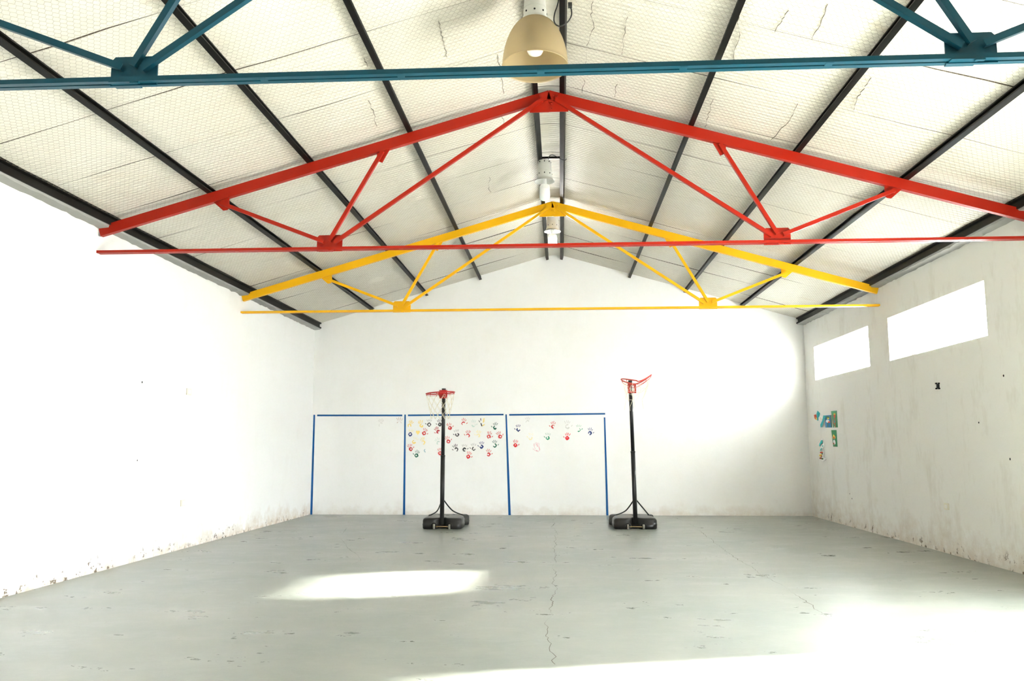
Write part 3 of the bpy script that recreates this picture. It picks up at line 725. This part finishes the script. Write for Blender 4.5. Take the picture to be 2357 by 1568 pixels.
# ------------------------------------------------------------------ handprints
def capsule(b, p, q, w0, w1, n=5):
    p, q = Vector(p), Vector(q); d = (q-p).normalized(); nn = Vector((-d.y, d.x)); i = len(b.v)
    pts = [p+(nn*math.cos(a)-d*math.sin(a))*w0 for a in [math.pi*k/n for k in range(n+1)]] + [q+(-nn*math.cos(a)+d*math.sin(a))*w1 for a in [math.pi*k/n for k in range(n+1)]]
    b.v += [(v.x, v.y, 0) for v in pts]; b.f.append(tuple(range(i, i+len(pts))))
def handprint(px, py, ang, col, thumb=1, sc=1.0, hole=.42, gap=0, fcol=None, light=False, palm=True, fingers=4, nm='handprint', fw=1.0):
    c = on_y(px, py, D); rr = random.Random(int(px*31+py*7))
    parts = [MB(), MB()]
    if palm:
        b = parts[0]; n = 22; i0 = len(b.v)
        R0 = .042; g0 = rr.uniform(0, 6.28)
        hx, hy = rr.uniform(-.008, .008), rr.uniform(-.006, .008)
        ks = [k for k in range(n) if not (gap and ((k-int(n*g0/6.28)) % n) < gap)]
        for k in range(n):
            a = 2*math.pi*k/n; ro = R0*(1+.10*math.cos(4*a)*.6+rr.uniform(-.09, .09)); ri = R0*hole*(1+rr.uniform(-.3, .3))
            b.v += [(ro*math.cos(a)*.98, ro*math.sin(a)*1.02, 0), (hx+ri*math.cos(a), hy+ri*math.sin(a), 0)]
        for k in ks: b.f.append((i0+2*k, i0+2*((k+1) % n), i0+2*((k+1) % n)+1, i0+2*k+1))
    b = parts[1]
    for f in range(fingers):
        a = math.radians([-26, -9, 8, 25][f]+rr.uniform(-3, 3)); ln = [.045, .056, .053, .040][f if thumb > 0 else 3-f]*rr.uniform(.8, 1.05)
        r0 = .060+rr.uniform(-.003, .004); d = Vector((math.sin(a), math.cos(a))); o = Vector((math.sin(a)*.012, 0))
        if light:
            capsule(b, o+d*(r0+.012), o+d*(r0+.024), .0036, .003); capsule(b, o+d*(r0+.036), o+d*(r0+.046), .0036, .003)
        else:
            capsule(b, o+d*r0, o+d*(r0+ln), .0038*fw, .0052*fw)
    if thumb and palm: capsule(b, (thumb*.066, .008), (thumb*.082, .026), .007, .0055)
    rot = Matrix.Rotation(math.radians(-ang), 3, 'Z')
    for bm_, cc in zip(parts, (col, fcol or col)):
        if not bm_.f: continue
        bm_.v = [(c.x+q.x*sc, D-.0015, c.z+q.y*sc) for q in (rot @ Vector(v) for v in bm_.v)]
    if fcol is None:
        b = MB(); b.v = parts[0].v+parts[1].v; k = len(parts[0].v); b.f = parts[0].f+[tuple(i+k for i in f) for f in parts[1].f]
        o = b.build(nm, 'h_'+col, wb); o['label'] = NAMES[col]+' handprint'
    else:
        o = parts[0].build(nm, 'h_'+col, wb); o['label'] = NAMES[col]+' palm with '+NAMES[fcol]+' fingers'; parts[1].build('fingers', 'h_'+fcol, o)
NAMES = {'red': 'red', 'scarlet': 'bright red', 'dred': 'dark red', 'yellow': 'yellow', 'pale': 'pale yellow', 'black': 'black', 'navy': 'navy blue', 'green': 'dark green', 'lgreen': 'green', 'faintg': 'faint green', 'grey': 'faint grey', 'teal': 'faint blue', 'pink': 'pink crayon', 'brown': 'faint brown'}
K = 9.065
def h3(x, y, *a, **k): handprint(920+x/K, 940+y/K, *a, **k)
def h4(x, y, *a, **k): handprint(1150+x/K, 940+y/K, *a, **k)
h3(205, 360, 25, 'yellow', 0, gap=5, fw=1.4); h3(455, 360, -22, 'yellow', 0, gap=5, fw=1.4)
h3(615, 340, 0, 'black', -1, light=True, hole=.5); h3(840, 337, -6, 'black', -1, hole=.25)
h3(220, 545, 8, 'navy', 0, fcol='pale', hole=.45); h3(508, 522, 22, 'red', 1, hole=.4)
h3(805, 490, -30, 'dred', -1, hole=.2, gap=7, fw=1.3); h3(1050, 412, -18, 'red', 1, hole=.35)
h3(1330, 318, 8, 'red', 1, gap=9, hole=.5); h3(1540, 350, 0, 'faintg', 1, gap=8, hole=.6)
h3(1990, 405, 5, 'green', -1, gap=7, hole=.35); h3(1200, 550, -10, 'black', -1, light=True, gap=4)
h3(1425, 570, 2, 'red', -1, gap=8, hole=.55); h3(1640, 570, 4, 'pale', -1, gap=6, hole=.3, fw=1.3)
h3(1860, 592, 12, 'red', 1, hole=.35, gap=2); h3(2095, 592, -24, 'red', 1, hole=.38)
h3(300, 702, 30, 'yellow', 0, gap=6, light=True); h3(495, 712, -18, 'yellow', 0, gap=6, hole=.6)
h3(812, 722, -25, 'faintg', 0, gap=9); h3(1017, 692, -20, 'red', 1, hole=.38)
h3(1180, 858, -18, 'black', -1, gap=7, hole=.55, fw=1.2); h3(1350, 860, 0, 'black', 1, light=True, hole=.4, gap=4)
h3(1545, 842, -4, 'black', -1, light=True, gap=7, hole=.5); h3(1708, 803, 2, 'navy', -1, gap=4, hole=.3)
h3(1985, 777, 0, 'green', 1, gap=6, hole=.55); h3(230, 852, -18, 'red', 1, hole=.4)
h3(350, 985, 14, 'green', -1, hole=.4); h3(545, 885, 0, 'teal', 0, gap=13, fingers=0)
h3(842, 940, 2, 'red', 1, hole=.4); h3(1432, 1010, 16, 'scarlet', 1, hole=.4); h3(1855, 962, 2, 'red', 1, hole=.35, gap=3)
h4(390, 445, -2, 'navy', -1, gap=7, hole=.3); h4(645, 622, 10, 'pale', -1, gap=8, hole=.6, light=True)
h4(1115, 385, 0, 'red', -1, gap=6, hole=.5); h4(1005, 620, 6, 'lgreen', -1, gap=4, light=True, hole=.4)
h4(1410, 622, 6, 'scarlet', -1, hole=.22, fw=1.3); h4(1420, 385, 0, 'grey', 1, gap=5, hole=.5, sc=1.2)
h4(1648, 450, 0, 'lgreen', 1, gap=10, light=True, hole=.6); h4(1886, 518, 6, 'navy', 1, gap=3, hole=.4)
h4(328, 772, 4, 'scarlet', 1, hole=.28); h4(585, 290, 0, 'grey', 0, gap=12, hole=.7)
handprint(919, 975, 5, 'brown', 0, gap=11, hole=.75, sc=1.2); handprint(877, 978, 0, 'grey', 0, gap=10, hole=.8, sc=1.1)
# half black, half yellow print
def blob(name, pts, material, parent, label=None, y=D-.0015):
    b = MB(); b.v = [(p.x, y, p.z) for p in (on_y(px, py, D) for px, py in pts)]; b.f = [tuple(range(len(pts)))]
    o = b.build(name, material, parent)
    if label: o['label'] = label
    return o
def k3(*pp): return [(920+x/K, 940+y/K) for x, y in pp]
hp = blob('handprint', k3((1685, 315), (1702, 305), (1728, 372), (1705, 378)), 'h_black', wb, 'half black, half yellow handprint')
for q in (k3((1645, 258), (1655, 252), (1680, 290), (1670, 296)), k3((1682, 212), (1698, 208), (1702, 258), (1690, 262))): blob('finger', q, 'h_black', hp)
for q in (k3((1735, 210), (1748, 210), (1758, 300), (1738, 300)), k3((1758, 205), (1772, 208), (1768, 280), (1757, 280)), k3((1722, 372), (1730, 350), (1768, 330), (1778, 342), (1745, 370))): blob('finger', q, 'h_yellow', hp)
# yellow heart
hs = []
for k in range(24):
    t = 2*math.pi*k/24; hs.append((920+(380+2.55*16*math.sin(t)**3)/K, 940+(505-3.3*(13*math.cos(t)-5*math.cos(2*t)-2*math.cos(3*t)-math.cos(4*t)))/K))
blob('painted_heart', hs, 'h_yellow', wb, 'small yellow painted heart')
# pink crayon outline of a hand
def k4(*pp): return [(1150+x/K, 940+y/K) for x, y in pp]
ol = k4((760, 890), (690, 850), (700, 842), (745, 852), (712, 770), (712, 735), (735, 790), (745, 725), (770, 712), (785, 780), (795, 725), (822, 735), (815, 790), (845, 870), (800, 905), (760, 890))
b = MB(); b.tube([Vector((q.x, D-.001, q.z)) for q in (on_y(x, y, D) for x, y in ol)], .0032, 4); o = b.build('handprint', 'h_pink', wb); o['label'] = 'pink crayon outline of a hand'
for q in (k4((765, 745), (780, 740), (800, 800), (785, 806)), k4((812, 800), (822, 796), (840, 870), (830, 872)), k4((758, 872), (795, 880), (793, 892), (760, 884))): blob('crayon_shading', q, 'h_pink', o)

# ------------------------------------------------------------------ drawings on the right wall
KP = 11.2
def wpt(x, y, off): p = on_x(1860+x/KP, 930+y/KP, W); return Vector((W-off, p.y, p.z))
def sheet(name, pts, material, label, offs=None, cat='drawing'):
    n = len(pts); offs = offs or [.004]*n; b = MB(); vs1 = [wpt(x, y, o_) for (x, y), o_ in zip(pts, offs)]
    b.v = [tuple(v) for v in vs1]+[(v.x+.002, v.y, v.z) for v in vs1]
    b.f = [tuple(range(n)), tuple(reversed(range(n, 2*n)))]+[(k, n+k, n+(k+1) % n, (k+1) % n) for k in range(n)]
    o = b.build(name, material); c = sum(vs1, Vector())/n; tag(origin(o, (W, c.y, min(v.z for v in vs1))), label, cat, 'childrens drawings on the right wall'); return o
def mark(par, pts, material, off=.0055, nm='paint_mark'):
    b = MB(); b.v = [tuple(wpt(x, y, off)-par.location) for x, y in pts]; b.f = [tuple(range(len(pts)))]; return b.build(nm, material, par)
def oval(cx, cy, rx, ry, n=12): return [(cx+rx*math.cos(2*math.pi*k/n), cy+ry*math.sin(2*math.pi*k/n)) for k in range(n)]
s = sheet('paper_drawing', [(597, 188), (745, 172), (772, 606), (650, 610)], 'p_green', 'tall green paper drawing with a red and yellow figure, upper of two')
mark(s, oval(688, 262, 26, 26), 'p_yellow'); mark(s, [(662, 280), (712, 285), (705, 340), (690, 395), (672, 340)], 'p_red'); mark(s, oval(686, 460, 38, 70), 'p_brown'); mark(s, oval(688, 455, 20, 42), 'p_teal', .0065); mark(s, [(690, 525), (712, 525), (720, 606), (700, 608)], 'p_brown'); mark(s, [(682, 580), (700, 582), (698, 606), (684, 606)], 'p_white', .0065)
s = sheet('paper_drawing', [(603, 675), (735, 672), (765, 1104), (655, 1104)], 'p_green', 'green paper drawing with a candle flame, lower of two')
mark(s, [(655, 780), (690, 815), (712, 850), (706, 900), (645, 895), (642, 855)], 'p_yellow'); mark(s, oval(675, 868, 20, 28), 'p_red', .0065); mark(s, [(660, 930), (690, 920), (715, 985), (712, 1040), (675, 1045), (655, 985)], 'p_white'); mark(s, oval(668, 1022, 20, 24), 'p_brown', .0065); mark(s, [(682, 1045), (694, 1045), (698, 1104), (684, 1104)], 'p_brown')
s = sheet('paper_drawing', [(430, 298), (600, 285), (625, 608), (455, 610)], 'p_blue', 'blue painted drawing with green, yellow and white figure')
mark(s, oval(515, 350, 45, 32), 'p_dgreen'); mark(s, oval(525, 378, 26, 22), 'p_yellow', .0065); mark(s, oval(512, 445, 45, 40), 'p_white', .0065); mark(s, oval(552, 470, 30, 22), 'p_red', .0075); mark(s, [(502, 490), (525, 490), (518, 608), (500, 608)], 'p_dgreen')
mark(s, [(580, 285), (603, 290), (627, 600), (605, 600)], 'p_dgreen')
s = sheet('paper_scrap', [(400, 296), (462, 300), (425, 480), (398, 600), (362, 606), (340, 540), (375, 430)], 'p_teal', 'curled teal paper strip beside the blue drawing', [.004, .004, .02, .03, .03, .02, .01], 'paper')
s = sheet('paper_scrap', [(225, 250), (255, 172), (312, 240), (298, 320), (268, 350), (290, 430), (262, 432), (238, 340)], 'p_teal', 'torn teal paper leaf between red scrap and white paper', [.006, .01, .004, .004, .004, .02, .02, .01], 'paper')
s = sheet('paper_scrap', [(155, 285), (215, 270), (242, 415), (205, 405), (175, 380)], 'p_red', 'small torn red and yellow paper scrap nearest the corner', None, 'paper'); mark(s, [(195, 350), (230, 355), (240, 412), (207, 402)], 'p_yellow')
s = sheet('paper_scrap', [(290, 300), (330, 290), (390, 365), (365, 455), (285, 410)], 'p_white', 'torn white paper piece between two teal scraps', [.003]*5, 'paper'); mark(s, [(310, 345), (335, 345), (375, 405), (360, 435), (325, 410)], 'p_skin')
s = sheet('paper_scrap', [(250, 1045), (370, 880), (415, 925), (445, 1090), (395, 1160), (335, 1205), (310, 1060)], 'p_white', 'torn white paper with teal paint patches, hanging above a curled sheet', [.012, .004, .004, .02, .02, .012, .012], 'paper')
mark(s, [(365, 932), (400, 935), (402, 1015), (355, 1030), (338, 1095), (310, 1090), (315, 1030)], 'p_teal', .020); mark(s, [(400, 1065), (430, 1075), (415, 1105), (395, 1100)], 'p_teal', .026); mark(s, [(372, 1135), (392, 1140), (365, 1200), (335, 1200)], 'p_teal', .024)
s = sheet('paper_drawing', [(310, 1210), (425, 1205), (415, 1370), (490, 1410), (410, 1490), (335, 1430)], 'p_white', 'curled white sheet with red, yellow and green blots, lowest on the wall', [.008, .008, .018, .008, .016, .02])
mark(s, oval(360, 1255, 42, 24), 'p_red', .012); mark(s, oval(350, 1330, 38, 34), 'p_yellow', .018); mark(s, oval(372, 1350, 20, 26), 'p_brown', .021); mark(s, oval(385, 1285, 18, 22), 'p_dgreen', .017); mark(s, oval(355, 1400, 34, 26), 'p_brown', .022); mark(s, oval(395, 1415, 28, 20), 'p_dgreen', .021)

# ------------------------------------------------------------------ sockets, holes
def outlet(X, y, z, wd, ht, label, s, nm='wall_socket'):
    root = thing(nm, label, 'socket', (X, y, z))
    MB().box((-.001 if s > 0 else -.014, -wd/2, -ht/2), (.014 if s > 0 else .001, wd/2, ht/2)).build('cover_plate', 'outlet', root, bevel=.004)
    x0, x1 = (.012, .017) if s > 0 else (-.017, -.012)
    ins = MB().box((x0, -wd*.28, -ht*.28), (x1, wd*.28, ht*.28)).build('insert', 'outlet_w', root)
    for q in (-1, 1): MB().box((x0 if s < 0 else x0+.003, q*wd*.1-.004, -.006), (x1 if s > 0 else x1-.003, q*wd*.1+.004, .006)).build('pin_hole', 'outlet', ins)
outlet(-W, 11.82, 2.22, .15, .095, 'cream junction box on the left wall at head height', 1)
outlet(-W, 11.79, .644, .14, .09, 'pale socket low on the left wall', 1)
outlet(W, 11.737, .622, .13, .085, 'cream socket low on the right wall', -1)
root = thing('cable_bracket', 'small black bracket with cable hole high on the right wall below the window', 'bracket', (W, 11.76, 2.235))
MB().box((-.012, -.035, -.03), (.001, .035, .03)).build('back_plate', 'hole', root)
for a, c in ((-.05, -.045), (.03, .03), (-.05, .025), (.03, -.04)): MB().box((-.018, a, c), (.001, a+.03, c+.02)).build('clip', 'hole', root)
for (x, y), r in (((327, 880), .014), ((316, 1060), .010)):
    p = on_x(x, y, -W); o = MB().lathe([(0, .0), (r, 0), (r, .002), (0, .002)], (-W, p.y, p.z), 12, Matrix.Rotation(math.pi/2, 3, 'Y')).build('nail_hole', 'hole', wl)
for (x, y), r in (((2310, 865), .014), ((2325, 1057), .014), ((2253, 973), .012), ((1956, 1137), .010), ((1961, 1148), .012)):
    p = on_x(x, y, W); o = MB().lathe([(0, -.002), (r, -.002), (r, .0), (0, .0)], (W, p.y, p.z), 12, Matrix.Rotation(math.pi/2, 3, 'Y')).build('nail_hole', 'hole', wr)
